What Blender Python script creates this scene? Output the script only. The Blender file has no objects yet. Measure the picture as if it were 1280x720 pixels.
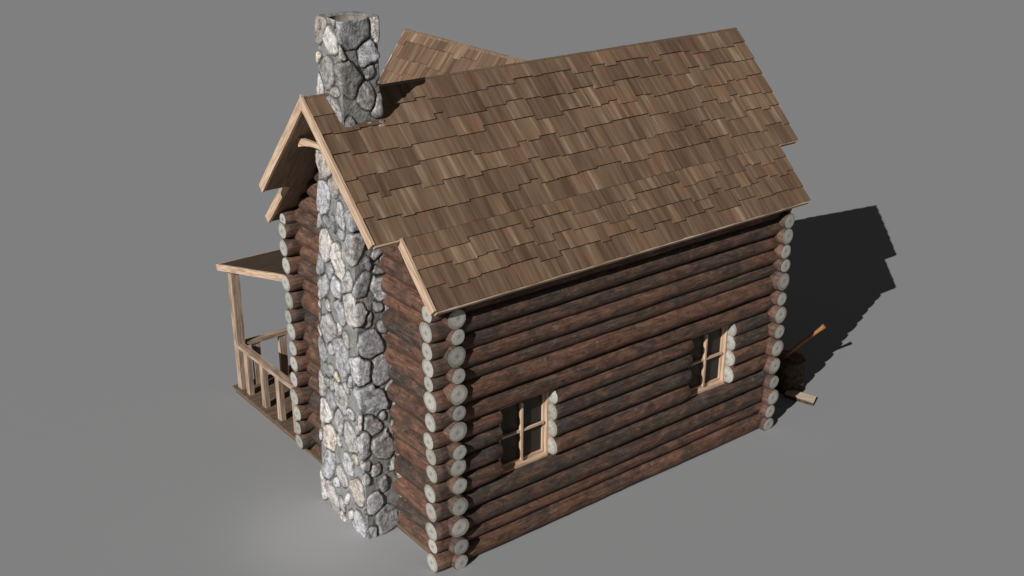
import bpy, math, random
import numpy as np
from mathutils import Vector, Matrix, noise as mnoise
R = random.Random(7)
sc = bpy.context.scene
col = sc.collection

# ------------------------------------------------------------------ measures (metres)
L, W = 5.83, 3.5                    # log centre lines: long wall y=0, gable walls x=0 and x=L, porch wall y=W
RID_Y, RID_Z = 1.764, 5.817         # roof ridge (top surface)
EAVE_Y, EAVE_Z = -0.282, 3.702
SL = (RID_Z - EAVE_Z) / (RID_Y - EAVE_Y)
NOTCH_Y = 0.377
RT = 0.10                           # roof thickness

# ------------------------------------------------------------------ node helpers
def new_mat(name):
    m = bpy.data.materials.new(name); m.use_nodes = True
    nt = m.node_tree; nt.nodes.clear()
    out = nt.nodes.new('ShaderNodeOutputMaterial'); b = nt.nodes.new('ShaderNodeBsdfPrincipled')
    nt.links.new(b.outputs[0], out.inputs[0])
    b.inputs['Specular IOR Level'].default_value = 0.25
    return m, nt, b
def N(nt, t, **kw):
    n = nt.nodes.new(t)
    for k, v in kw.items(): setattr(n, k, v)
    return n
def lk(nt, a, b): nt.links.new(a, b)
def ramp(nt, fac, stops, interp='LINEAR'):
    r = N(nt, 'ShaderNodeValToRGB'); r.color_ramp.interpolation = interp
    els = r.color_ramp.elements
    while len(els) < len(stops): els.new(0.5)
    for e, (p, c) in zip(els, stops):
        e.position = p; e.color = (*c, 1) if len(c) == 3 else c
    lk(nt, fac, r.inputs[0]); return r.outputs[0]
def uvscaled(nt, sx, sy):
    t = N(nt, 'ShaderNodeTexCoord'); m = N(nt, 'ShaderNodeMapping')
    m.inputs['Scale'].default_value = (sx, sy, 1); lk(nt, t.outputs['UV'], m.inputs[0]); return m.outputs[0]
def noise(nt, vec, scale=1, detail=4, rough=.55, dist=0):
    n = N(nt, 'ShaderNodeTexNoise'); n.inputs['Scale'].default_value = scale
    n.inputs['Detail'].default_value = detail; n.inputs['Roughness'].default_value = rough
    n.inputs['Distortion'].default_value = dist; lk(nt, vec, n.inputs['Vector']); return n.outputs['Fac']
def mix(nt, a, b, fac, mode='MIX'):
    m = N(nt, 'ShaderNodeMix'); m.data_type = 'RGBA'; m.blend_type = mode; m.clamp_result = False
    for s, v in ((m.inputs[6], a), (m.inputs[7], b), (m.inputs[0], fac)):
        if isinstance(v, (int, float)): s.default_value = v
        elif isinstance(v, tuple): s.default_value = (*v, 1)
        else: lk(nt, v, s)
    return m.outputs[2]
def math_(nt, op, a, b=0.0, clamp=False):
    m = N(nt, 'ShaderNodeMath', operation=op); m.use_clamp = clamp
    for s, v in ((m.inputs[0], a), (m.inputs[1], b)):
        if isinstance(v, (int, float)): s.default_value = v
        else: lk(nt, v, s)
    return m.outputs[0]
def bump(nt, b, h, dist, strength=1.0):
    n = N(nt, 'ShaderNodeBump'); n.inputs['Distance'].default_value = dist; n.inputs['Strength'].default_value = strength
    lk(nt, h, n.inputs['Height']); lk(nt, n.outputs[0], b.inputs['Normal'])
def attr(nt, name):
    a = N(nt, 'ShaderNodeAttribute'); a.attribute_name = name; return a
def objrand(nt): return N(nt, 'ShaderNodeObjectInfo').outputs['Random']

# ------------------------------------------------------------------ materials
def mat_bark():
    m, nt, b = new_mat('bark_log')
    r = objrand(nt)
    v = uvscaled(nt, 1, 1)
    off = N(nt, 'ShaderNodeCombineXYZ'); lk(nt, math_(nt, 'MULTIPLY', r, 37.0), off.inputs[2])
    add = N(nt, 'ShaderNodeVectorMath', operation='ADD'); lk(nt, v, add.inputs[0]); lk(nt, off.outputs[0], add.inputs[1])
    def sc_(x, y):
        mm = N(nt, 'ShaderNodeVectorMath', operation='MULTIPLY'); lk(nt, add.outputs[0], mm.inputs[0]); mm.inputs[1].default_value = (x, y, 1); return mm.outputs[0]
    streak = noise(nt, sc_(8, 2.6), 2.2, 9, .76, .35)
    patch = noise(nt, sc_(3.4, 1.7), 1.6, 6, .66, .8)
    fine = noise(nt, sc_(34, 12), 2.0, 5, .75)
    blot = noise(nt, sc_(7, 5), 1.7, 4, .6)
    base = ramp(nt, streak, [(.30, (.032, .020, .015)), (.47, (.072, .046, .034)), (.60, (.115, .071, .051)), (.74, (.19, .132, .098))])
    grey = ramp(nt, streak, [(.3, (.026, .021, .018)), (.5, (.062, .047, .038)), (.72, (.125, .105, .09))])
    red = ramp(nt, streak, [(.3, (.062, .032, .022)), (.5, (.138, .070, .047)), (.72, (.23, .138, .095))])
    sel = math_(nt, 'ADD', patch, math_(nt, 'MULTIPLY', math_(nt, 'SUBTRACT', r, .5), .24))
    c = mix(nt, grey, base, ramp(nt, sel, [(.37, (0, 0, 0)), (.48, (1, 1, 1))]))
    c = mix(nt, c, red, ramp(nt, sel, [(.47, (0, 0, 0)), (.60, (1, 1, 1))]))
    c = mix(nt, c, (.21, .12, .06), math_(nt, 'MULTIPLY', ramp(nt, blot, [(.62, (0, 0, 0)), (.70, (1, 1, 1))]), .30))
    c = mix(nt, c, (.015, .013, .012), math_(nt, 'MULTIPLY', ramp(nt, blot, [(.30, (1, 1, 1)), (.38, (0, 0, 0))]), .6))
    c = mix(nt, c, (.20, .19, .17), math_(nt, 'MULTIPLY', ramp(nt, fine, [(.66, (0, 0, 0)), (.76, (1, 1, 1))]), .45))
    grain = noise(nt, sc_(26, 1.1), 2.0, 6, .7, .3)
    c = mix(nt, c, ramp(nt, grain, [(.34, (.58, .55, .53)), (.50, (1.15, 1.13, 1.12)), (.66, (1.75, 1.68, 1.6))]), .8, 'MULTIPLY')
    pe = attr(nt, 'tint').outputs['Fac']
    stub_tone = mix(nt, (.135, .080, .057), (.25, .165, .125), ramp(nt, streak, [(.4, (0, 0, 0)), (.62, (1, 1, 1))]))  # paler, pinker tone mixed in near the log ends
    pm = math_(nt, 'MULTIPLY', math_(nt, 'SUBTRACT', pe, .5), math_(nt, 'MULTIPLY', ramp(nt, patch, [(.42, (.15, .15, .15)), (.58, (1, 1, 1))]), 1.6), True)
    c = mix(nt, c, stub_tone, pm)
    c = mix(nt, c, (.26, .25, .23), math_(nt, 'MULTIPLY', ramp(nt, blot, [(.66, (0, 0, 0)), (.72, (1, 1, 1))]), .35))
    lk(nt, c, b.inputs['Base Color']); b.inputs['Roughness'].default_value = .68
    h = math_(nt, 'ADD', math_(nt, 'MULTIPLY', streak, .9), math_(nt, 'ADD', math_(nt, 'MULTIPLY', fine, .4), math_(nt, 'MULTIPLY', blot, .5)))
    bump(nt, b, h, .026, .9)
    return m
def mat_endgrain():
    m, nt, b = new_mat('log_end_grain')
    t = N(nt, 'ShaderNodeTexCoord'); r = objrand(nt)
    ln = N(nt, 'ShaderNodeVectorMath', operation='LENGTH'); lk(nt, t.outputs['UV'], ln.inputs[0])
    nz = noise(nt, t.outputs['UV'], 14, 3)
    d = math_(nt, 'ADD', ln.outputs['Value'], math_(nt, 'MULTIPLY', nz, .02))
    ring = math_(nt, 'SINE', math_(nt, 'MULTIPLY', d, 420.0))
    c = ramp(nt, ring, [(.0, (.43, .42, .39)), (1.0, (.64, .63, .595))])
    core = ramp(nt, d, [(.010, (.40, .30, .22)), (.030, (.72, .64, .54)), (.055, (1, 1, 1))])
    c = mix(nt, c, core, .9, 'MULTIPLY')
    big = noise(nt, t.outputs['UV'], 28, 5, .65)
    c = mix(nt, c, (.32, .315, .29), ramp(nt, big, [(.44, (0, 0, 0)), (.66, (.8, .8, .8))]))
    rim = ramp(nt, math_(nt, 'ADD', ln.outputs['Value'], math_(nt, 'MULTIPLY', big, .03)), [(.115, (1, 1, 1)), (.142, (.72, .68, .62))])
    c = mix(nt, c, rim, 1.0, 'MULTIPLY')
    vr = ramp(nt, r, [(0, (.78, .765, .73)), (.5, (.98, .97, .94)), (1, (1.12, 1.10, 1.06))])
    c = mix(nt, c, vr, 1.0, 'MULTIPLY')
    lk(nt, c, b.inputs['Base Color']); b.inputs['Roughness'].default_value = .85
    bump(nt, b, math_(nt, 'ADD', ring, math_(nt, 'MULTIPLY', big, 3.0)), .002, .8)
    return m
def mat_board(name, lo, mid, hi, dark=.35, rough=.7):
    m, nt, b = new_mat(name)
    g = noise(nt, uvscaled(nt, 26, 1.6), 1.5, 6, .62, .5)
    g2 = noise(nt, uvscaled(nt, 6, 1.2), 1.5, 4, .55, .3)
    c = ramp(nt, g, [(.30, lo), (.50, mid), (.72, hi)])
    c = mix(nt, c, lo, math_(nt, 'MULTIPLY', ramp(nt, g2, [(.52, (0, 0, 0)), (.68, (1, 1, 1))]), dark))
    sp = noise(nt, uvscaled(nt, 22, 12), 1.5, 3, .6)
    c = mix(nt, c, tuple(x * .35 for x in lo), math_(nt, 'MULTIPLY', ramp(nt, sp, [(.68, (0, 0, 0)), (.74, (1, 1, 1))]), .7))
    lk(nt, c, b.inputs['Base Color']); b.inputs['Roughness'].default_value = rough
    bump(nt, b, math_(nt, 'ADD', g, math_(nt, 'MULTIPLY', sp, .5)), .006, .7)
    return m
def mat_shingle():
    m, nt, b = new_mat('cedar_shingle')
    tint = attr(nt, 'tint').outputs['Fac']
    g = noise(nt, uvscaled(nt, 13, .6), 1.4, 4, .55, .25)
    g2 = noise(nt, uvscaled(nt, 5.5, .45), 1.4, 3, .5, .15)
    f = math_(nt, 'ADD', math_(nt, 'MULTIPLY', g, .45), math_(nt, 'MULTIPLY', g2, .55))
    c = ramp(nt, f, [(.33, (.096, .054, .032)), (.45, (.153, .092, .055)), (.56, (.207, .132, .081)), (.67, (.34, .25, .168))])
    red = noise(nt, uvscaled(nt, 3.2, 1.4), 1.5, 3, .5)
    c = mix(nt, c, (.23, .10, .055), math_(nt, 'MULTIPLY', ramp(nt, red, [(.55, (0, 0, 0)), (.72, (1, 1, 1))]), .45))
    k = math_(nt, 'ADD', math_(nt, 'MULTIPLY', tint, .50), .76)
    cc = N(nt, 'ShaderNodeCombineColor'); [lk(nt, k, cc.inputs[i]) for i in range(3)]
    c = mix(nt, c, cc.outputs[0], 1.0, 'MULTIPLY')
    lk(nt, c, b.inputs['Base Color']); b.inputs['Roughness'].default_value = .75
    bump(nt, b, g, .004, .5)
    return m
def mat_stone():
    m, nt, b = new_mat('river_stone_and_mortar')
    t = N(nt, 'ShaderNodeTexCoord'); o = t.outputs['Object']
    sid = attr(nt, 'stone_tone').outputs['Fac']; hue = attr(nt, 'stone_hue').outputs['Fac']; msk = attr(nt, 'stone_mask').outputs['Fac']; jnt = attr(nt, 'joint').outputs['Fac']
    mot = noise(nt, o, 11, 7, .68, .6); spk = noise(nt, o, 75, 4, .7); spk2 = noise(nt, o, 38, 4, .65)
    tone = ramp(nt, hue, [(0, (.42, .415, .43)), (.3, (.50, .49, .50)), (.52, (.38, .365, .35)), (.70, (.54, .51, .475)), (.91, (.50, .44, .39)), (.975, (.58, .52, .41))], 'CONSTANT')
    k = ramp(nt, sid, [(0, (.74, .74, .74)), (1, (1.28, 1.28, 1.28))])
    c = mix(nt, tone, k, 1.0, 'MULTIPLY')
    c = mix(nt, c, ramp(nt, mot, [(.36, (.36, .34, .32)), (.50, (.95, .94, .93)), (.64, (1.45, 1.43, 1.40))]), .85, 'MULTIPLY')
    c = mix(nt, c, ramp(nt, spk2, [(.36, (.42, .40, .38)), (.47, (1, 1, 1)), (.64, (1.35, 1.35, 1.34))]), .62, 'MULTIPLY')
    c = mix(nt, c, (.05, .045, .04), math_(nt, 'MULTIPLY', ramp(nt, spk, [(.34, (1, 1, 1)), (.42, (0, 0, 0))]), .65))
    mo = mix(nt, (.20, .197, .187), (.34, .33, .31), ramp(nt, mot, [(.35, (0, 0, 0)), (.65, (1, 1, 1))]))
    c = mix(nt, mo, c, msk)
    c = mix(nt, c, (.045, .04, .036), jnt)
    lk(nt, c, b.inputs['Base Color']); b.inputs['Roughness'].default_value = .8
    bump(nt, b, math_(nt, 'ADD', math_(nt, 'MULTIPLY', mot, 1.4), math_(nt, 'ADD', math_(nt, 'MULTIPLY', spk, .3), math_(nt, 'MULTIPLY', spk2, .6))), .024, .9)
    return m
def mat_plain(name, c, rough=.8, metal=0, spec=.25):
    m, nt, b = new_mat(name); b.inputs['Base Color'].default_value = (*c, 1)
    b.inputs['Roughness'].default_value = rough; b.inputs['Metallic'].default_value = metal; b.inputs['Specular IOR Level'].default_value = spec
    return m
def mat_noisy(name, c1, c2, scale, rough=.8, bd=.004):
    m, nt, b = new_mat(name); t = N(nt, 'ShaderNodeTexCoord')
    n = noise(nt, t.outputs['Object'], scale, 5, .6)
    lk(nt, mix(nt, c1, c2, ramp(nt, n, [(.35, (0, 0, 0)), (.65, (1, 1, 1))])), b.inputs['Base Color'])
    b.inputs['Roughness'].default_value = rough
    if bd: bump(nt, b, n, bd, .6)
    return m
BARK = mat_bark(); ENDG = mat_endgrain()
PINE = mat_board('raw_pine_trim', (.34, .205, .125), (.60, .415, .28), (.78, .61, .455), .55)
POST = mat_board('weathered_pine', (.18, .115, .078), (.41, .29, .205), (.68, .54, .42), .7)
SOFF = mat_board('soffit_board', (.14, .092, .058), (.23, .155, .102), (.33, .235, .16), .4)
PLY = mat_board('dark_roof_board', (.045, .028, .018), (.078, .051, .032), (.15, .105, .07), .6)
DECK = mat_board('brown_deck_board', (.085, .055, .034), (.155, .105, .068), (.25, .18, .12), .5)
SHIN = mat_shingle(); STONE = mat_stone()
CHINK = mat_noisy('dark_chinking', (.018, .014, .011), (.04, .03, .024), 12)
PANE = mat_plain('dark_glass', (.034, .029, .023), .45, 0, .2)
SOOT = mat_noisy('sooty_flue', (.10, .085, .07), (.42, .37, .31), 5)
STEEL = mat_noisy('red_painted_steel', (.16, .035, .025), (.07, .03, .025), 30, .5)
HANDLE = mat_board('orange_ash_handle', (.20, .075, .025), (.38, .15, .05), (.60, .27, .10), .25, .45)
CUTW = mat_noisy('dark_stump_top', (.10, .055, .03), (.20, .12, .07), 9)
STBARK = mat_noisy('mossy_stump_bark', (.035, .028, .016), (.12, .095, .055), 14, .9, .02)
PLANKM = mat_board('fresh_split_plank', (.42, .30, .20), (.60, .46, .33), (.72, .59, .45), .25)
GROUND = mat_plain('matte_grey_ground', (.315, .315, .315), 1.0, 0, 0.0)

# ------------------------------------------------------------------ mesh builder
class MB:
    def __init__(s): s.v = []; s.f = []; s.uv = []; s.mi = []; s.sm = []; s.tint = []
    def add(s, vs, fs, uvs, mi=0, sm=False, tint=.5):
        o = len(s.v); s.v += [tuple(p) for p in vs]
        for f, u in zip(fs, uvs):
            s.f.append([i + o for i in f]); s.uv.append(u); s.mi.append(mi); s.sm.append(sm); s.tint.append(tint)
    def box(s, c, dims, ax=None, mi=0, rot=None, tint=.5, uo=None, rough=0):
        """box centred at c; ax: 3x3 axes rows; uv length runs along the longest side"""
        A = [Vector(a) for a in (ax or ((1, 0, 0), (0, 1, 0), (0, 0, 1)))]
        c = Vector(c); h = [d / 2 for d in dims]; lg = max(range(3), key=lambda i: dims[i])
        ou, ov = uo or (R.random() * 40, R.random() * 40)
        n = max(1, int(dims[lg] / .22)) if rough else 1
        oth = [i for i in range(3) if i != lg]
        rings = []
        for k in range(n + 1):
            t = -h[lg] + dims[lg] * k / n; ring = []
            for (a, b_) in ((-1, -1), (1, -1), (1, 1), (-1, 1)):
                q = c + A[lg] * t + A[oth[0]] * (a * (h[oth[0]] + (R.uniform(-rough, rough) if rough else 0))) + A[oth[1]] * (b_ * (h[oth[1]] + (R.uniform(-rough, rough) if rough else 0)))
                ring.append(q)
            rings.append(ring)
        vs = [p for r_ in rings for p in r_]; fs = []; us = []
        d0, d1 = dims[oth[0]], dims[oth[1]]; per = [0, d0, d0 + d1, 2 * d0 + d1, 2 * (d0 + d1)]
        for k in range(n):
            t0, t1 = dims[lg] * k / n, dims[lg] * (k + 1) / n
            for j in range(4):
                j2 = (j + 1) % 4
                fs.append([k * 4 + j, k * 4 + j2, (k + 1) * 4 + j2, (k + 1) * 4 + j])
                us.append([(ou + per[j], ov + t0), (ou + per[j + 1], ov + t0), (ou + per[j + 1], ov + t1), (ou + per[j], ov + t1)])
        fs.append([3, 2, 1, 0]); us.append([(ou, ov), (ou + .1, ov), (ou + .1, ov + .1), (ou, ov + .1)])
        e = n * 4; fs.append([e, e + 1, e + 2, e + 3]); us.append([(ou, ov), (ou + .1, ov), (ou + .1, ov + .1), (ou, ov + .1)])
        if (A[0].cross(A[1])).dot(A[2]) * (1 if lg != 1 else -1) < 0:
            fs = [f[::-1] for f in fs]; us = [u[::-1] for u in us]
        s.add(vs, fs, us, mi, False, tint)
    def beam(s, a, b, w, h, up=(0, 0, 1), mi=0, rough=0):
        a, b = Vector(a), Vector(b); d = (b - a); ln = d.length; d.normalize()
        side = d.cross(Vector(up)).normalized(); u2 = side.cross(d)
        s.box((a + b) / 2, (ln, w, h), (d, side, u2), mi, rough=rough)
    def build(s, name, mats, parent=None):
        me = bpy.data.meshes.new(name); me.from_pydata(s.v, [], s.f)
        for m in (mats if isinstance(mats, (list, tuple)) else [mats]): me.materials.append(m)
        uvl = me.uv_layers.new(name='UVMap'); flat = [c_ for u in s.uv for p in u for c_ in p]
        uvl.data.foreach_set('uv', flat)
        me.polygons.foreach_set('material_index', s.mi); me.polygons.foreach_set('use_smooth', s.sm)
        at = me.attributes.new('tint', 'FLOAT', 'FACE'); at.data.foreach_set('value', s.tint)
        me.update()
        o = bpy.data.objects.new(name, me); col.objects.link(o)
        if parent: o.parent = parent
        return o
def thing(o, label, cat, group=None, kind=None):
    o['label'] = label; o['category'] = cat
    if group: o['group'] = group
    if kind: o['kind'] = kind
    return o
def empty(name, loc=(0, 0, 0), parent=None):
    o = bpy.data.objects.new(name, None); o.location = loc; o.empty_display_size = .2; col.objects.link(o)
    if parent: o.parent = parent
    return o

# ------------------------------------------------------------------ setting
g = MB(); g.add([(-150, -150, 0), (150, -150, 0), (150, 150, 0), (-150, 150, 0)], [[0, 1, 2, 3]], [[(0, 0), (1, 0), (1, 1), (0, 1)]])
go = g.build('ground', GROUND); go['kind'] = 'structure'; go['label'] = 'plain matte grey ground plane under the cabin'; go['category'] = 'ground'

cabin = empty('log_cabin', (0, 0, 0))
thing(cabin, 'brown log cabin with river stone chimney, cedar shingle roof and small side porch', 'log cabin')

# ------------------------------------------------------------------ logs
def log(axis, a0, a1, other, z, r, parent, name='log', cap0=True, cap1=True, dome0=0, dome1=0):
    """a log whose centre runs along axis ('x' or 'y') from a0 to a1 at other coordinate / height z"""
    mb = MB(); n = 22; seed = R.random() * 100; ln = a1 - a0
    m = max(2, int(ln / .16)); ou = R.random() * 30; ov = R.random() * 30
    el = R.uniform(-.03, .03)
    def P(t, ang, rr, wob=True):
        q = mnoise.noise(Vector((t * 1.3, math.cos(ang) * .8 + seed, math.sin(ang) * .8))) * .055 + mnoise.noise(Vector((t * 5, math.cos(ang) * 2.2 + seed, math.sin(ang) * 2.2 + 9))) * .035
        sw = 1 + .05 * mnoise.noise(Vector((t * .5, seed, 3)))
        rad = rr * (1 + q) * sw
        cy = .008 * mnoise.noise(Vector((t * .6, seed, 7))); cz = .005 * mnoise.noise(Vector((t * .6, seed, 17)))
        u_, v_ = math.cos(ang) * rad * (1 + el) + cy, math.sin(ang) * rad * (1 - el) + cz
        return (t, other + u_, z + v_) if axis == 'x' else (other + u_, t, z + v_)
    fl = (axis == 'y')
    ts = [a0, a0 + .012, a0 + .085] + [a0 + .012 + (ln - .024) * k / m for k in range(2, m)] + [a1 - .012, a1]
    tp = lambda dd: .90 + .10 * min(1, max(0, dd) / .16)
    rs = [r * (.955 if i_ in (0, len(ts) - 1) else 1) * (tp(t_ - a0) if not dome0 else 1) * (tp(a1 - t_) if not dome1 else 1) for i_, t_ in enumerate(ts)]
    vs = []; fs = []; us = []
    for t, rr in zip(ts, rs):
        for k in range(n): vs.append(P(t, 2 * math.pi * k / n, rr))
    for i in range(len(ts) - 1):
        for k in range(n):
            k2 = (k + 1) % n; f = [i * n + k, i * n + k2, (i + 1) * n + k2, (i + 1) * n + k]
            u = [(ou + k / n * .8, ov + ts[i]), (ou + (k + 1) / n * .8, ov + ts[i]), (ou + (k + 1) / n * .8, ov + ts[i + 1]), (ou + k / n * .8, ov + ts[i + 1])]
            if not fl: f = f[::-1]; u = u[::-1]
            fs.append(f); us.append(u)
    mb.add(vs, fs, us, 0, True)
    if cap0 and not dome0:
        for i in range(len(ts) - 1):
            m_ = (ts[i] + ts[i + 1]) / 2; 
            if i and m_ < a0 + .17:
                for k in range(n): mb.tint[i * n + k] = .85 + R.uniform(-.1, .1)
    ca, sa = math.cos(seed), math.sin(seed); ex, ey = R.uniform(-.02, .02), R.uniform(-.02, .02)
    for (t, dr, base, dome) in ((a0, -1, 0, dome0), (a1, 1, (len(ts) - 1) * n, dome1)):
        ring = [Vector(vs[base + k]) for k in range(n)]; cen = sum(ring, Vector()) / n
        lv = [(1.0, 0.0), (.66, .004 + dome * .75), (.3, .004 + dome)]
        cv = []; cu = []
        axv = Vector((1, 0, 0)) if axis == 'x' else Vector((0, 1, 0))
        for (s_, dz) in lv:
            for k in range(n):
                p = cen + (ring[k] - cen) * s_ + axv * (dr * dz); cv.append(p)
                a = 2 * math.pi * k / n; cu.append((math.cos(a) * r * s_ + ex, math.sin(a) * r * s_ + ey))
        cv.append(cen + axv * (dr * (.004 + dome * 1.05))); cu.append((ex, ey))
        cf = []; cuv = []
        for q in range(2):
            for k in range(n):
                k2 = (k + 1) % n; f = [q * n + k, q * n + k2, (q + 1) * n + k2, (q + 1) * n + k]
                if (dr < 0) == fl: f = f
                else: f = f[::-1]
                cf.append(f)
        for k in range(n):
            k2 = (k + 1) % n; f = [2 * n + k, 2 * n + k2, 3 * n]
            if not ((dr < 0) == fl): f = f[::-1]
            cf.append(f)
        mb.add(cv, cf, [[cu[i] for i in f] for f in cf], 1, dome > 0)
    return mb.build(name, [BARK, ENDG], parent)

def mixr(raw): return [min(.152, max(.104, .45 * x + .55 * .134)) for x in raw]
Z_LONG = [.13, .372, .593, .873, 1.147, 1.412, 1.658, 1.885, 2.125, 2.405, 2.645, 2.856, 3.076, 3.326, 3.545, 3.735]
R_LONG = mixr([.16, .09, .149, .143, .142, .133, .123, .114, .136, .17, .085, .13, .11, .164, .10, .11]); R_LONG[-1] = .095
Z_GAB = [.10, .337, .62, .93, 1.215, 1.474, 1.70, 1.974, 2.235, 2.492, 2.736, 2.978, 3.236, 3.464]
R_GAB = mixr([.10, .13, .179, .158, .122, .135, .10, .19, .09, .17, .09, .17, .09, .16])
Z_FAR = [.09, .321, .575, .829, 1.095, 1.404, 1.678, 1.949, 2.207, 2.478, 2.736, 2.946, 3.185, 3.419]
R_FAR = mixr([.13, .108, .156, .108, .161, .168, .117, .164, .104, .178, .101, .107, .141, .12])
Z_BACK = [.25, .49, .73, 1.006, 1.284, 1.525, 1.774, 2.046, 2.281, 2.515, 2.778, 3.039, 3.304, 3.554, 3.72]
R_BACK = mixr([.13, .088, .137, .16, .114, .136, .123, .16, .10, .149, .135, .136, .139, .121, .09]); R_BACK[-1] = .095

WIN = [(.725, 1.60), (4.115, 4.99)]; WZ = (.985, 2.0)
def wallbox(name, rects, axis, at, mat=CHINK, th=.10, parent=None):
    mb = MB()
    for (a0, a1, z0, z1) in rects:
        if axis == 'x': mb.box(((a0 + a1) / 2, at, (z0 + z1) / 2), (a1 - a0, th, z1 - z0))
        else: mb.box((at, (a0 + a1) / 2, (z0 + z1) / 2), (th, a1 - a0, z1 - z0))
    return mb.build(name, mat, parent)
# long wall (facing the camera's right)
lw = wallbox('log_wall', [(0, L, 0.02, .985), (0, .725, .985, 2.0), (1.6, 4.115, .985, 2.0), (4.99, L, .985, 2.0), (0, L, 2.0, 3.72)], 'x', .03, parent=cabin)
for i, (z, r) in enumerate(zip(Z_LONG, R_LONG)):
    e0, e1 = -.295 + R.uniform(-.025, .02), L + .165 + R.uniform(-.02, .02)
    if WZ[0] < z < WZ[1]:
        cuts = [(e0, WIN[0][0]), (WIN[0][1], WIN[1][0]), (WIN[1][1], e1)]
        for k, (a, b) in enumerate(cuts):
            log('x', a, b, 0, z, r, lw, dome0=(.028 if k else 0))
    else: log('x', e0, e1, 0, z, r, lw)
# gable walls
def gable(x, zs, rs, sgn):
    w = MB(); m = RID_Y; ru = RT / math.cos(math.atan(SL)) + .03
    zt = EAVE_Z + SL * (0 - EAVE_Y) - ru
    p = [(0, .02), (W, .02), (W, zt), (m, RID_Z - ru), (0, zt)]
    vs = [(x + sgn * .02 - .05, a, b) for a, b in p] + [(x + sgn * .02 + .05, a, b) for a, b in p]
    fs = [[4, 3, 2, 1, 0], [5, 6, 7, 8, 9]] + [[i, (i + 1) % 5, (i + 1) % 5 + 5, i + 5] for i in range(5)]
    w.add(vs, fs, [[(0, 0)] * len(f) for f in fs]); wo = w.build('gable_wall', CHINK, cabin)
    for z, r in zip(zs, rs): log('y', (-.185 if sgn > 0 else -.215) + R.uniform(-.02, .02), W + .2 + R.uniform(-.03, .03), x, z, r, wo)
    z = zs[-1] + .255; k = 0
    while True:
        r = R.choice([.122, .135, .128]); half = (RID_Z - ru - (z + r * .55)) / SL
        if half < .16: break
        log('y', m - half, m + half, x, z, r, wo, dome0=.02, dome1=.02); z += r * 1.93; k += 1
    return wo
gable(0, Z_GAB, R_GAB, 1); gable(L, Z_FAR, R_FAR, -1)
# porch side wall
bw = wallbox('log_wall', [(0, L, .02, 3.72)], 'x', W - .03, parent=cabin)
for z, r in zip(Z_BACK, R_BACK): log('x', -.295 + R.uniform(-.025, .02), L + .17 + R.uniform(-.03, .03), W, z, r, bw)
# low sill beam under the chimney-side gable
sb = MB(); sb.beam((-.11, .05, .035), (-.11, 3.6, .035), .07, .07, rough=.004); sb.build('sill_beam', DECK, cabin)

# ------------------------------------------------------------------ windows
def window(x0, x1):
    z0, z1 = WZ; yc = .075; w = MB()
    fw = .055
    w.box((x0 + fw / 2 + .003, yc, (z0 + z1) / 2), (fw, .115, z1 - z0 - .006), rough=.002)
    w.box((x1 - fw / 2 - .003, yc, (z0 + z1) / 2), (fw, .115, z1 - z0 - .006), rough=.002)
    w.box(((x0 + x1) / 2, yc, z1 - fw / 2 - .003), (x1 - x0 - 2 * fw - .01, .111, fw), rough=.002)
    o = w.build('window', PINE, cabin)
    s = MB(); s.box(((x0 + x1) / 2, yc - .02, z0 + .03), (x1 - x0 - 2 * fw - .01, .142, .055), rough=.003); s.build('sill', PINE, o)
    a0, a1, b0, b1 = x0 + fw + .006, x1 - fw - .006, z0 + .062, z1 - fw - .006
    s = MB(); st = .028
    for xx in (a0 + st / 2, a1 - st / 2): s.box((xx, yc + .012, (b0 + b1) / 2), (st, .045, b1 - b0))
    for zz in (b0 + st / 2, b1 - st / 2): s.box(((a0 + a1) / 2, yc + .012, zz), (a1 - a0 - 2 * st - .004, .043, st))
    s.build('sash', PINE, o)
    s = MB(); s.box(((x0 + x1) / 2 - .025, yc - .030, (b0 + b1) / 2), (.031, .046, b1 - b0 - 2 * st - .004)); s.box(((x0 + x1) / 2, yc - .026, (b0 + b1) / 2 + .01), (a1 - a0 - 2 * st - .004, .036, .026)); s.build('muntin', PINE, o)
    s = MB(); s.box(((x0 + x1) / 2, yc + .022, (b0 + b1) / 2), (a1 - a0 - .01, .006, b1 - b0 - .01)); s.build('pane', PANE, o)
for a, b in WIN: window(a, b)

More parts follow.
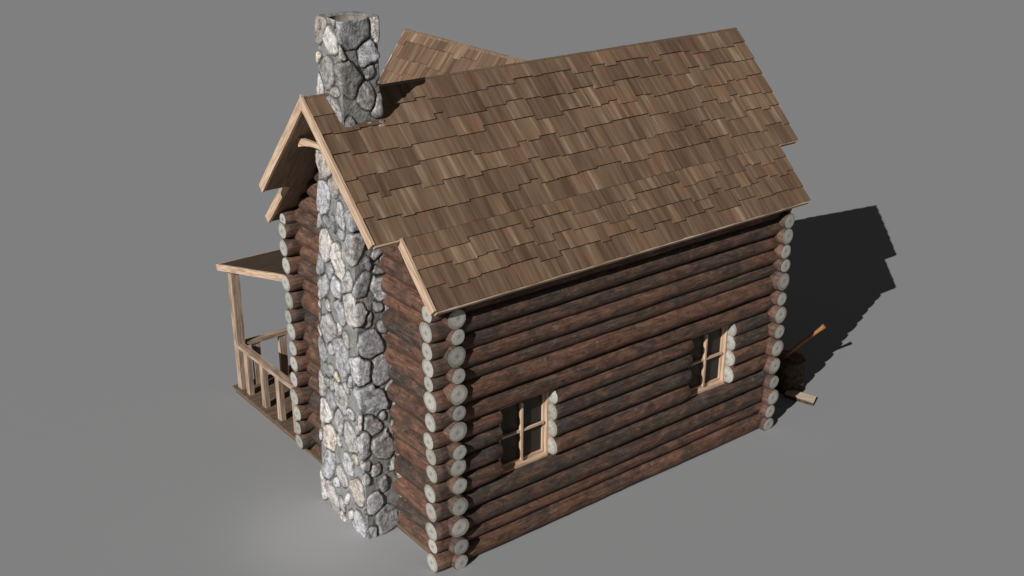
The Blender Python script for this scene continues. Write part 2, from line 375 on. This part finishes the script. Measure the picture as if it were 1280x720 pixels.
# ------------------------------------------------------------------ roofs
def rake_x(v):
    """gable overhang of the main roof at height fraction v (0 = eave, 1 = ridge): stepped, and spreading a little towards the ridge"""
    vn = (NOTCH_Y - EAVE_Y) / (RID_Y - EAVE_Y)
    if v < vn: return (-.385, L + .355)
    t = (v - vn) / (1 - vn); return (-.75 - .045 * t, L + .775 + .05 * t)
def slope_frame(y_e, y_r, ze, zr):
    d = Vector((0, y_r - y_e, zr - ze)); ln = d.length; d.normalize()
    n = Vector((1, 0, 0)).cross(d) if y_r > y_e else d.cross(Vector((1, 0, 0)))
    return d, n, ln
def shingles(mb, O, a_dir, s_dir, n_dir, ln, courses, rng, clipf=None, seed=0):
    """rows of overlapping shakes; rng(v0, v1) -> (a0, a1) in metres along a_dir; v measured from the eave in metres"""
    rr = random.Random(seed)
    for i in range(courses):
        v0, v1 = ln * i / courses, ln * (i + 1) / courses
        a0, a1 = rng(v0, v1); a = a0; jit = 0; run = 0
        hi0 = a0; 
        while a < a1 - .002:
            w = rr.choice([rr.uniform(.13, .2), rr.uniform(.22, .36), rr.uniform(.32, .52)])
            if a1 - a - w < .07: w = a1 - a
            jit = rr.choice([0, .02, -.016, .038, -.028, .05, -.04]) if i else rr.choice([0, .004, -.004])
            vb = v0 + jit if i else v0 - .012 + jit
            vt = v1 + (.06 if i < courses - 1 else 0)
            g_ = .0015; b0, b1 = a + g_, a + w - g_
            th = rr.uniform(.010, .017); lift = .012 if i else .001
            tilt = rr.uniform(-.002, .002)
            def P(x, v, n): return O + a_dir * x + s_dir * v + n_dir * n
            top_n = .004 + rr.uniform(0, .0015)
            vs = [P(b0, vb, lift), P(b1, vb, lift), P(b1, vt, -.002), P(b0, vt, -.002),
                  P(b0, vb, lift + th + tilt), P(b1, vb, lift + th - tilt), P(b1, vt, top_n), P(b0, vt, top_n)]
            fs = [[3, 2, 1, 0], [4, 5, 6, 7], [0, 1, 5, 4], [1, 2, 6, 5], [2, 3, 7, 6], [3, 0, 4, 7]]
            ou, ov = rr.random() * 60, rr.random() * 60
            U = {0: (b0, vb), 1: (b1, vb), 2: (b1, vt), 3: (b0, vt), 4: (b0, vb), 5: (b1, vb), 6: (b1, vt), 7: (b0, vt)}
            mb.add(vs, fs, [[(U[k][0] + ou, U[k][1] + ov) for k in f] for f in fs], 0, False, rr.random())
            a += w
def roof_slope(near):
    s = 1 if near else -1
    ye = EAVE_Y if near else 2 * RID_Y - EAVE_Y
    d = Vector((0, s * (RID_Y - EAVE_Y), RID_Z - EAVE_Z)); ln = d.length; d.normalize()
    n = Vector((0, -s * d.z, abs(d.y)))
    O = Vector((0, ye, EAVE_Z)) - n * .022
    vn = ln * (NOTCH_Y - EAVE_Y) / (RID_Y - EAVE_Y)
    deck = MB(); t0, t1 = .026, .0
    # boards of the roof deck, two stepped bands
    for (v0, v1, xa0, xa1, xb0, xb1) in ((0, vn, *rake_x(0), *rake_x(0)), (vn, ln, *rake_x(.33), *rake_x(1))):
        ins = .03
        def P(x, v, k): return O + Vector((1, 0, 0)) * x + d * v - n * k
        th = RT - .022
        vv1 = v1 if v1 < ln else v1 + .0
        vs = [P(xa0 + ins, v0, 0), P(xa1 - ins, v0, 0), P(xb1 - ins, vv1, 0), P(xb0 + ins, vv1, 0)]
        und = v1 - th * SL if v1 == ln else v1
        vs += [P(xa0 + ins, v0, th), P(xa1 - ins, v0, th), P(xb1 - ins, und, th), P(xb0 + ins, und, th)]
        fs = [[0, 1, 2, 3], [7, 6, 5, 4], [0, 4, 5, 1], [1, 5, 6, 2], [2, 6, 7, 3], [3, 7, 4, 0]]
        uv = []
        for f in fs: uv.append([((vs[k][0]) * 1.0, (vs[k] - O).dot(d)) for k in f])
        if not near: fs = [f[::-1] for f in fs]; uv = [u[::-1] for u in uv]
        deck.add(vs, fs, uv)
    do = deck.build('roof_deck', SOFF, roof)
    # rake boards on all four raking edges, plus the little step boards and the eave board
    def raked(x0, x1, v0, v1, side, cut=0):
        w = .036 if side > 0 else .022
        def P(x, v, k): return O + Vector((1, 0, 0)) * x + d * v - n * k
        lo, hi = (-.024 if side > 0 else .0), RT - .012 + .004
        m_ = max(2, int((v1 - v0) / .3))
        vs = []; 
        for i in range(m_ + 1):
            t = i / m_; v = v0 + (v1 - v0) * t; x = x0 + (x1 - x0) * t
            vl = v - (hi * SL if (cut and i == m_) else 0); vh = v - (lo * SL if (cut and i == m_) else 0)
            jx = R.uniform(-.003, .003); jk = R.uniform(-.003, .003)
            vs += [P(x + jx, vh, lo), P(x + side * w, vh, lo), P(x + side * w, vl, hi + jk), P(x + jx, vl, hi + jk)]
        fs = []; uv = []; ou = R.random() * 30
        pr = [0, .034, .14, .18, .28]
        for i in range(m_):
            for j in range(4):
                j2 = (j + 1) % 4; fs.append([i * 4 + j, i * 4 + j2, (i + 1) * 4 + j2, (i + 1) * 4 + j])
                a, b = i / m_ * (v1 - v0), (i + 1) / m_ * (v1 - v0)
                uv.append([(ou + pr[j], a), (ou + pr[j + 1], a), (ou + pr[j + 1], b), (ou + pr[j], b)])
        fs += [[3, 2, 1, 0], [m_ * 4 + k for k in range(4)]]; uv += [[(ou, 0), (ou + .03, 0), (ou + .03, .1), (ou, .1)]] * 2
        fa = MB(); fa.add(vs, fs, uv); fa.build('rake_board', PINE, roof)
    a0, a1 = rake_x(0); b0, b1 = rake_x(.33); c0, c1 = rake_x(1)
    raked(a0, a0, 0, vn - .002, 1); raked(a1, a1, 0, vn - .002, -1)
    raked(b0, c0, vn, ln, 1, 1); raked(b1, c1, vn, ln, -1, 1)
    ea = MB(); th = RT - .03
    for (x0, x1, v) in ((a0 + .036, a1 - .036, 0), (b0 + .036, a0 - .004, vn), (a1 + .004, b1 - .036, vn)):
        cc = O + Vector(((x0 + x1) / 2, 0, 0)) + d * (v - .020) - n * (th / 2 - .006)
        ea.box(cc, (x1 - x0, .022, th), (Vector((1, 0, 0)), d, n), rough=.0015)
    ea.build('eave_board', POST, roof)
    sh = MB()
    def rng(v0, v1):
        f = (v0 + v1) / 2 / ln; q = rake_x(f) if abs(v0 - vn) > .02 else rake_x(.33)
        return (q[0] + .034, q[1] - .014)
    # courses: 4 below the step, 7 above it
    def two(n0, base, span, seed):
        shingles(sh, O + d * base, Vector((1, 0, 0)), d, n, span, n0, lambda p, q: ((lambda z_: (z_[0] + .034, z_[1] - .014))(rake_x(min(.999, (base + (p + q) / 2 + 1e-4) / ln)))), seed=seed)
    two(4, 0, vn, 3 + near); two(7, vn, ln - vn - (0 if near else .004), 11 + near)
    sh.build('shingle_covering', SHIN, roof)
    return do
roof = empty('roof', (0, 0, 0), cabin)
roof_slope(True); roof_slope(False)
# arched collar ties under both gable peaks
for xx, sg in ((-.585, 1), (L + .585, -1)):
    mb = MB(); n = 10; top = 5.21; hw = (RID_Z - RT * 1.45 - top) / SL + .05
    vs = []
    for i in range(n + 1):
        t = -1 + 2 * i / n; y = RID_Y + t * (hw + .07 * 0); zb = top - .055 - .085 * t * t
        for xo in (-.025, .025): vs += [(xx + xo, y, top - .02 * abs(t)), (xx + xo, y, zb)]
    fs = []
    for i in range(n):
        a = i * 4; b = a + 4
        fs += [[a, b, b + 1, a + 1], [a + 3, b + 3, b + 2, a + 2], [a + 2, b + 2, b, a], [a + 1, b + 1, b + 3, a + 3]]
    fs += [[0, 1, 3, 2], [n * 4 + 2, n * 4 + 3, n * 4 + 1, n * 4]]
    mb.add(vs, fs, [[(vs[k][2] + vs[k][0], vs[k][1]) for k in f] for f in fs]); mb.build('collar_tie', PINE, roof)
# cross gable above the porch
DX, DZ, DM, DY1, DHW = 2.92, 5.70, 1.40, 5.27, 1.12
dorm = MB()
dorm.box((DX, (W + 4.75) / 2, 3.2), (2 * .85, 4.75 - W, 1.9)); 
p = [(-.85, 4.15), (.85, 4.15), (.85, DZ - .85 * DM - .1), (0, DZ - .16), (-.85, DZ - .85 * DM - .1)]
vs = [(DX + a, 2.6, b) for a, b in p] + [(DX + a, 4.75, b) for a, b in p]
fs = [[0, 1, 2, 3, 4], [9, 8, 7, 6, 5]] + [[(i + 1) % 5, i, i + 5, (i + 1) % 5 + 5] for i in range(5)]
dorm.add(vs, fs, [[(vs[k][0] + vs[k][1], vs[k][2]) for k in f] for f in fs])
dormer = dorm.build('cross_gable', DECK, cabin)
for sg in (-1, 1):
    d = Vector((-sg, 0, DM)).normalized(); n = Vector((sg * d.z, 0, abs(d.x))); ln = math.hypot(DHW, DHW * DM)
    O = Vector((DX + sg * DHW, 0, DZ - DHW * DM)) - n * .022
    mb = MB(); y0, y1 = 1.86, DY1 - .03; th = RT - .022
    def P(y, v, k): return O + Vector((0, y, 0)) + d * v - n * k
    vs = [P(y0, 0, 0), P(y1, 0, 0), P(y1, ln, 0), P(y0, ln, 0), P(y0, 0, th), P(y1, 0, th), P(y1, ln - th * DM, th), P(y0, ln - th * DM, th)]
    fs = [[0, 1, 2, 3], [7, 6, 5, 4], [0, 4, 5, 1], [1, 5, 6, 2], [2, 6, 7, 3], [3, 7, 4, 0]]
    if sg < 0: fs = [f[::-1] for f in fs]
    mb.add(vs, fs, [[(vs[k][1], (vs[k] - O).dot(d)) for k in f] for f in fs]); mb.build('roof_deck', SOFF, dormer)
    mb = MB(); v1c = ln - (RT - .01) * DM / 2
    mb.beam(P(DY1 - .016, -.004, RT / 2 - .002), P(DY1 - .016, ln - RT * .5, RT / 2 - .002), .034, RT, up=n); mb.build('rake_board', PINE, dormer)
    sh = MB(); shingles(sh, O, Vector((0, 1, 0)), d, n, ln, 8, lambda a, b: (y0 + .02, DY1 - .026), seed=30 + sg); sh.build('shingle_covering', SHIN, dormer)

# ------------------------------------------------------------------ chimney
def chimney():
    rs = np.random.RandomState(5)
    zk = np.array([-.02, 1.0, 2.3, 3.6, 4.5, 5.1, 5.45, 6.70])
    xf = np.array([-.60, -.575, -.535, -.50, -.475, -.455, -.44, -.415])
    xb = np.array([.08, .08, .08, .08, .08, .085, .09, .085])
    y1 = np.array([1.07, 1.13, 1.215, 1.25, 1.265, 1.36, 1.43, 1.435])
    y2 = np.array([2.30, 2.26, 2.20, 2.14, 2.09, 2.04, 2.00, 1.955])
    H = 6.68; dz = .0125; nz = int(H / dz); zs_ = np.linspace(0, H, nz + 1)
    NP = 232
    f = lambda a, z: np.interp(z, zk, a)
    # perimeter parameter: front (y2->y1 at xf), right side (xf->xb at y1), back, left
    nf, ns = 74, 42
    S = []; nrm = []
    pts = np.zeros((nz + 1, 2 * nf + 2 * ns, 3)); nn = np.zeros_like(pts); su = np.zeros((nz + 1, 2 * nf + 2 * ns)); 
    for i, z in enumerate(zs_):
        a, b, c, d = f(xf, z), f(xb, z), f(y1, z), f(y2, z); k = 0
        segs = [((a, d), (a, c), nf, (-1, 0)), ((a, c), (b, c), ns, (0, -1)), ((b, c), (b, d), nf, (1, 0)), ((b, d), (a, d), ns, (0, 1))]
        acc = 0
        for (p, q, m, nv) in segs:
            ln = math.hypot(q[0] - p[0], q[1] - p[1])
            for j in range(m):
                t = j / m; pts[i, k] = (p[0] + (q[0] - p[0]) * t, p[1] + (q[1] - p[1]) * t, z)
                # rounded corner normals
                w = max(0, 1 - t * ln / .035) * .5; w2 = max(0, 1 - (1 - t) * ln / .035) * .5
                pv = segs[segs.index((p, q, m, nv)) - 1][3]; nx_ = segs[(segs.index((p, q, m, nv)) + 1) % 4][3]
                v = np.array(nv, float) * (1 - w - w2) + np.array(pv, float) * w + np.array(nx_, float) * w2
                v /= np.linalg.norm(v); nn[i, k] = (v[0], v[1], 0); su[i, k] = acc + t * ln; k += 1
            acc += ln
    Npp = pts.shape[1]; X = pts.reshape(-1, 3)
    # round the vertical corners slightly: pull corner points in
    nnf = nn.reshape(-1, 3)
    # stone seeds in 3D on the surface: poisson-like with varied size
    seeds = []; 
    idx = rs.permutation(len(X))
    target = []
    for q in idx[:14000]:
        p = X[q]; 
        big = rs.choice([.075, .13, .17, .20], p=[.12, .24, .34, .30])
        ok = True
        for (s_, r_) in seeds[-2000:]:
            dlt = p - s_; dlt[2] *= .82
            if abs(dlt[2]) < .5 and dlt @ dlt < ((big + r_) * .90) ** 2: ok = False; break
        if ok: seeds.append((p.copy(), big))
    SP = np.array([s[0] for s in seeds]); SR = np.array([s[1] for s in seeds]); ns_ = len(SP)
    ang = rs.uniform(-.7, .7, ns_); asp = rs.uniform(1.1, 1.8, ns_)
    # warp domain for irregular outlines
    Xw = X.copy(); 
    wn = np.array([mnoise.noise_vector(Vector((p * 6).tolist())) for p in X]) * .045 + np.array([mnoise.noise_vector(Vector((p * 19 + 7).tolist())) for p in X]) * .007
    Xw += wn
    F1 = np.full(len(X), 9.); F2 = np.full(len(X), 9.); ID = np.zeros(len(X), int)
    order = np.argsort(SP[:, 2])
    for s in range(ns_):
        lo = np.searchsorted(zs_, SP[s, 2] - .5) * Npp; hi = np.searchsorted(zs_, SP[s, 2] + .5) * Npp
        D = Xw[lo:hi] - SP[s]; h = np.sqrt(D[:, 0] ** 2 + D[:, 1] ** 2) * np.sign(D[:, 0] - D[:, 1] + 1e-9); v = D[:, 2]
        ca, sa = math.cos(ang[s]), math.sin(ang[s]); u_ = (h * ca + v * sa) * asp[s] ** .5; w_ = (-h * sa + v * ca) / asp[s] ** .5
        dd = (np.abs(u_) ** 2.3 + np.abs(w_) ** 2.3) ** (1 / 2.3) / SR[s]
        a = F1[lo:hi]; b = F2[lo:hi]; I = ID[lo:hi]
        less = dd < a
        b[:] = np.where(less, a, np.minimum(b, dd)); I[:] = np.where(less, s, I); a[:] = np.where(less, dd, a)
        F1[lo:hi], F2[lo:hi], ID[lo:hi] = a, b, I
    gap = (F2 - F1) * SR[ID]                 # metres-ish to the border
    body = np.minimum(np.clip(gap / .5, 0, 1), np.clip((1.30 - F1) / 1.0, 0, 1)) 
    e = np.minimum(gap / 2 - .007, (1.17 - F1) * SR[ID])   # distance inside stone edge
    inside = np.clip(e / .012, 0, 1); inside = inside * inside * (3 - 2 * inside)
    hgt = np.sqrt(np.clip(1 - (1 - np.clip(e / .055, 0, 1)) ** 2, 0, 1))
    sh = rs.uniform(.6, 1.25, ns_)
    nz3 = np.array([mnoise.fractal(Vector((p * 13).tolist()), 1.0, 2.0, 3) for p in X])
    tiltv = rs.uniform(-1, 1, (ns_, 3)) * .14
    tl = ((X - SP[ID]) * tiltv[ID]).sum(1)
    disp = np.where(e > 0, (hgt * .030 * sh[ID] + tl * hgt), 0) + nz3 * .006
    groove = np.exp(-((e + .002) / .008) ** 2)
    disp -= groove * .010
    V = X + nnf * (disp[:, None] - .008)
    # corner rounding
    hue = rs.rand(ns_)[ID]; tone = rs.rand(ns_)[ID]
    joint = np.clip(groove * 1.25 - .1, 0, 1) * .92
    # underside rim of the joint only where the stone is proud
    V[:, 2] = np.maximum(V[:, 2], -.01)
    topn = np.array([mnoise.noise(Vector((p[0] * 7, p[1] * 7, 3))) for p in X[-Npp:]]) * .03
    V[-Npp:, 2] += topn
    V[-2 * Npp:-Npp, 2] += topn * .7; V[-3 * Npp:-2 * Npp, 2] += topn * .4
    verts = V.tolist(); faces = []
    for i in range(nz):
        o = i * Npp
        for k in range(Npp):
            k2 = (k + 1) % Npp; faces.append((o + k, o + k2, o + Npp + k2, o + Npp + k))
    top = nz * Npp; cen = V[-Npp:].mean(0)
    mi = [0] * len(faces)
    vals = [hue.tolist(), tone.tolist(), inside.tolist(), joint.tolist()]
    # mortar crown: from outer rim to round flue, then down inside
    def ring(rad_fn, z):
        o = len(verts)
        for k in range(Npp):
            p = V[top + k]; dx, dy = p[0] - cen[0], p[1] - cen[1]; l = math.hypot(dx, dy)
            q = rad_fn(l); verts.append([cen[0] + dx / l * q, cen[1] + dy / l * q, z + (p[2] - H) * .5])
            for a, v in zip(vals, (.5, .5, 0, 0)): a.append(v)
        return o
    def conn(a, b, m):
        for k in range(Npp):
            k2 = (k + 1) % Npp; faces.append((a + k, a + k2, b + k2, b + k)); mi.append(m)
    r1 = ring(lambda l: l * .97, H + .006); conn(top, r1, 0)
    r2 = ring(lambda l: l * .45 + .125, H + .0); conn(r1, r2, 0)
    r3 = ring(lambda l: .218, H - .02); conn(r2, r3, 0)
    me = bpy.data.meshes.new('chimney'); me.from_pydata(verts, [], faces); me.materials.append(STONE)
    me.polygons.foreach_set('use_smooth', [True] * len(faces))
    for nme, vv in zip(('stone_hue', 'stone_tone', 'stone_mask', 'joint'), vals):
        at = me.attributes.new(nme, 'FLOAT', 'POINT'); at.data.foreach_set('value', vv)
    me.update(); o = bpy.data.objects.new('chimney', me); col.objects.link(o); o.parent = cabin
    # flue lining
    fm = MB(); vs = []; n = 28
    cx, cy = float(cen[0]), float(cen[1])
    for (rr, z) in ((.221, H - .018), (.215, H - .3), (.21, H - 1.0)):
        for k in range(n): vs.append((cx + rr * math.cos(2 * math.pi * k / n), cy + rr * math.sin(2 * math.pi * k / n), z))
    fs = []
    for i in range(2):
        for k in range(n): fs.append([i * n + k, i * n + (k + 1) % n, (i + 1) * n + (k + 1) % n, (i + 1) * n + k])
    fs.append([2 * n + k for k in range(n)])
    fm.add(vs, fs, [[(0, 0)] * len(f) for f in fs], 0, True); fm.build('flue', SOOT, o)
    return o
chimney()

# ------------------------------------------------------------------ porch
PX0, PX1, PY1 = -.15, 5.98, 5.93
dk = MB(); y = 3.66; k = 0
nb = 16; bwid = (PY1 + .04 - 3.64) / nb
for k in range(nb):
    dk.box(((PX0 + PX1) / 2, 3.64 + bwid * (k + .5), .118), (PX1 - PX0 + .06, bwid - .008, .028), rough=.0015)
deck = dk.build('porch_deck', DECK, cabin)
sk = MB()
sk.beam((PX0 + .03, 3.5, .052), (PX0 + .03, PY1, .052), .04, .10, rough=.002); sk.beam((PX1 - .03, 3.5, .052), (PX1 - .03, PY1, .052), .04, .10, rough=.002)
sk.beam((PX0 + .055, PY1 - .02, .052), (PX1 - .055, PY1 - .02, .052), .04, .10, rough=.002)
sk.build('skirt_board', DECK, deck)
def post(x, y, z0, z1, w=.145, d=.13):
    m = MB(); m.box((x, y, (z0 + z1) / 2), (d, w, z1 - z0), rough=.003); return m.build('porch_post', POST, cabin)
PYR = 5.80
def roofz(y): return 2.262 + (6.02 - y) * .242
for x in (-.06, 1.9, 3.95, PX1 - .09): post(x, PYR, .134, roofz(PYR) - .105)
def railing(pts, bals, side_x=None):
    (x0, y0), (x1, y1) = pts
    m = MB(); m.beam((x0, y0, .908), (x1, y1, .908), .115, .062, rough=.003)
    rl = m.build('porch_railing', POST, cabin)
    m = MB(); m.beam((x0, y0, .872), (x1, y1, .872), .05, .02, rough=.001); m.build('under_rail', POST, rl)
    for (x, y) in bals:
        m = MB(); m.box((x, y, (.134 + .862) / 2), (.08, .118, .862 - .134) if x0 == x1 else (.118, .08, .862 - .134), rough=.003); m.build('baluster', POST, rl)
railing(((-.07, PYR - .07), (-.07, 3.66)), [(-.07, 5.53), (-.07, 4.98), (-.07, 4.46), (-.07, 3.94)])
railing(((.01, PYR), (1.83, PYR)), [(.21, PYR), (.68, PYR), (1.25, PYR)])
railing(((4.02, PYR), (PX1 - .16, PYR)), [(4.5, PYR), (5.0, PYR), (5.5, PYR)])
railing(((PX1 - .09, PYR - .07), (PX1 - .09, 3.66)), [(PX1 - .09, 5.4), (PX1 - .09, 4.9), (PX1 - .09, 4.4), (PX1 - .09, 3.9)])
# lean-to roof of the porch
pr = MB(); a = Vector((0, 6.02, roofz(6.02))); b = Vector((0, 3.60, roofz(3.60))); d = (b - a).normalized(); n = Vector((1, 0, 0)).cross(d)
if n.z < 0: n = -n
ln = (b - a).length; nbx = 9; X0, X1 = -.235, 6.08
mid = (a + b) / 2
pr.box(Vector(((X0 + X1) / 2, mid.y, mid.z)) - n * .03, (X1 - X0 - .06, ln - .04, .05), (Vector((1, 0, 0)), d, n))
pro = pr.build('porch_roof', PLY, cabin)
fb = MB()
for x in (X0 + .018, X1 - .018):
    fb = MB(); fb.box(Vector((x, mid.y, mid.z)) - n * .05, (.036, ln, .10), (Vector((1, 0, 0)), d, n), rough=.0025); fb.build('fascia_board', PINE, pro)
fb = MB()
fb.box(Vector(((X0 + X1) / 2, a.y, a.z)) - n * .05 + d * .018, (X1 - X0 - .08, .036, .098), (Vector((1, 0, 0)), d, n), rough=.0025)
fb.build('fascia_board', PINE, pro)

# ------------------------------------------------------------------ chopping block, axe, split plank
def stump():
    cx, cy, r0, h = 7.20, .62, .285, .51; n = 36; m = 14; vs = []; fs = []; us = []
    for i in range(m + 1):
        z = h * i / m
        for k in range(n):
            a = 2 * math.pi * k / n
            fl_ = 1 + .10 * (1 - i / m) ** 3 * (1 + .6 * math.sin(a * 5 + 1))
            r = r0 * fl_ * (1 + .05 * mnoise.noise(Vector((math.cos(a) * 2.2, math.sin(a) * 2.2, z * 1.5))) + .025 * mnoise.noise(Vector((math.cos(a) * 9, math.sin(a) * 9, z * 2))))
            vs.append((r * math.cos(a), r * math.sin(a), z))
    for i in range(m):
        for k in range(n): fs.append([i * n + k, i * n + (k + 1) % n, (i + 1) * n + (k + 1) % n, (i + 1) * n + k]); us.append([(0, 0)] * 4)
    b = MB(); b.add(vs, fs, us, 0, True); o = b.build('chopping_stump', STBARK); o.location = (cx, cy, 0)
    t = MB(); tv = [(v[0] * .97, v[1] * .97, h + .004 * math.sin(i * 2.)) for i, v in enumerate(vs[-n:])] ; tv2 = [Vector(v) * .5 for v in tv]
    tv = [(x, y, z) for x, y, z in vs[-n:]] + tv + [(v.x, v.y, h + .006) for v in tv2] + [(0, 0, h + .004)]
    tf = []
    for q in range(2):
        for k in range(n): tf.append([q * n + k, q * n + (k + 1) % n, (q + 1) * n + (k + 1) % n, (q + 1) * n + k])
    for k in range(n): tf.append([2 * n + k, 2 * n + (k + 1) % n, 3 * n])
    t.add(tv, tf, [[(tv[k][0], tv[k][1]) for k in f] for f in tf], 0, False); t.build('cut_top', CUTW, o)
    thing(o, 'round dark bark chopping stump in shadow behind the cabin corner', 'tree stump')
stump()
def axe():
    A = Vector((7.09, .60, .56)); B = Vector((7.62, .285, 1.105)); d = (B - A).normalized()
    side = d.cross(Vector((0, 0, 1))).normalized(); up = side.cross(d)
    root = empty('axe', tuple(Vector((7.10, .60, .51))))
    thing(root, 'axe with orange wooden handle stuck in the chopping stump', 'axe')
    inv = Vector(root.location)
    m = MB(); n = 10; vs = []; fs = []; us = []; K = 16; ln = (B - A).length
    for i in range(K + 1):
        t = i / K; c = A - d * .07 + d * (ln + .07) * t + up * (.018 * math.sin(t * 5.0) * t)
        w = .024 + .003 * math.sin(t * 9) + (.010 * max(0, t - .86) / .14); h = .032 + .014 * max(0, (t - .86) / .14)
        for k in range(n):
            a = 2 * math.pi * k / n; vs.append(tuple(c + side * (w * math.cos(a)) + up * (h * math.sin(a)) - inv))
    for i in range(K):
        for k in range(n): fs.append([i * n + k, i * n + (k + 1) % n, (i + 1) * n + (k + 1) % n, (i + 1) * n + k]); us.append([(k * .012, i * .05), (k * .012 + .012, i * .05), (k * .012 + .012, i * .05 + .05), (k * .012, i * .05 + .05)])
    fs += [[k for k in range(n)][::-1], [K * n + k for k in range(n)]]; us += [[(0, 0)] * n] * 2
    m.add(vs, fs, us, 0, True); m.build('handle', HANDLE, root)
    # wedge head: eye around the handle, bit buried in the stump
    hm = MB(); prof = [(-.06, .022, .035), (.0, .024, .037), (.05, .018, .045), (.10, .010, .058), (.15, .002, .075)]   # along -up, half thick, half height along handle
    vs = []; dn = -up
    for (s_, ht, hh) in prof:
        c = A + dn * s_
        vs += [tuple(c + side * ht + d * hh - inv), tuple(c - side * ht + d * hh - inv), tuple(c - side * ht - d * hh - inv), tuple(c + side * ht - d * hh - inv)]
    fs = [[0, 1, 2, 3], [19, 18, 17, 16]]
    for i in range(4):
        for k in range(4): fs.append([i * 4 + (k + 1) % 4, i * 4 + k, (i + 1) * 4 + k, (i + 1) * 4 + (k + 1) % 4])
    hm.add(vs, fs, [[(0, 0)] * len(f) for f in fs]); hm.build('axe_head', STEEL, root)
axe()
pk = MB(); a = Vector((6.96, .40, .045)); b = Vector((7.095, -.088, .045)); c = (a + b) / 2
d = (b - a).normalized(); sd = Vector((.89, .455, 0)).normalized()
hl, hw, th = (b - a).length / 2, .115, .03
vs = []
for (s_, t_) in ((-1, -1), (1, -1), (1, 1), (-1, 1)):
    p = d * hl * s_ + sd * hw * t_; vs.append((p.x, p.y, 0.003)); 
for (s_, t_) in ((-1, -1), (1, -1), (1, 1), (-1, 1)):
    p = d * hl * s_ * .99 + sd * hw * t_ * .98; vs.append((p.x, p.y, .055 + (.008 if t_ > 0 else 0)))
fs = [[3, 2, 1, 0], [4, 5, 6, 7], [0, 1, 5, 4], [1, 2, 6, 5], [2, 3, 7, 6], [3, 0, 4, 7]]
pk.add(vs, fs, [[(Vector(vs[k]).dot(sd) + .3 * vs[k][2], Vector(vs[k]).dot(d)) for k in f] for f in fs], 0)
pk.mi = [1, 0, 1, 1, 1, 1]
po = pk.build('split_plank', [PLANKM, STBARK]); po.location = (c.x, c.y, 0)
thing(po, 'pale split wood slab with dark bark edge lying beside the stump', 'plank')

# ------------------------------------------------------------------ camera
CAM_LOC = (-7.0846, -10.2728, 9.0161)
CAM_R = [[0.788691, -0.614782, 0.003199], [0.235129, 0.306442, 0.922392], [0.568051, 0.72673, -0.386241]]
cam = bpy.data.cameras.new('camera'); co = bpy.data.objects.new('camera', cam); col.objects.link(co)
r_, u_, f_ = [Vector(v) for v in CAM_R]
M = Matrix((r_, u_, -f_)).transposed().to_4x4(); M.translation = Vector(CAM_LOC); co.matrix_world = M
cam.sensor_width = 36; cam.lens = 41.1914; cam.clip_end = 600; sc.camera = co

# ------------------------------------------------------------------ light
sd_ = Vector((-1.6635, -.6308, 1)).normalized()
sun = bpy.data.lights.new('sun', 'SUN'); so = bpy.data.objects.new('sun', sun); col.objects.link(so)
sun.energy = 4.0; sun.angle = math.radians(.2); sun.color = (1, 1, 1)
so.rotation_euler = sd_.to_track_quat('Z', 'Y').to_euler()
sp = bpy.data.lights.new('added_pool_spot', 'SPOT'); spo = bpy.data.objects.new('added_pool_spot', sp); col.objects.link(spo)  # added spot without a fixture, brightens the ground left of the chimney
sp.energy = 88; sp.spot_size = math.radians(62); sp.spot_blend = 1.0; sp.shadow_soft_size = .5; sp.color = (1, .98, .95)
spo.location = (-1.9, 1.15, 3.1); spo.rotation_euler = (Vector(spo.location) - Vector((-.72, 1.55, 0))).to_track_quat('Z', 'Y').to_euler()
w = bpy.data.worlds.new('World'); sc.world = w; w.use_nodes = True
bg = w.node_tree.nodes.get('Background') or w.node_tree.nodes.new('ShaderNodeBackground')
bg.inputs[0].default_value = (1, 1, 1, 1); bg.inputs[1].default_value = .052
sc.view_settings.view_transform = 'Standard'; sc.view_settings.look = 'None'; sc.view_settings.exposure = 0; sc.view_settings.gamma = 1
sc.cycles.max_bounces = 4; sc.cycles.diffuse_bounces = 2
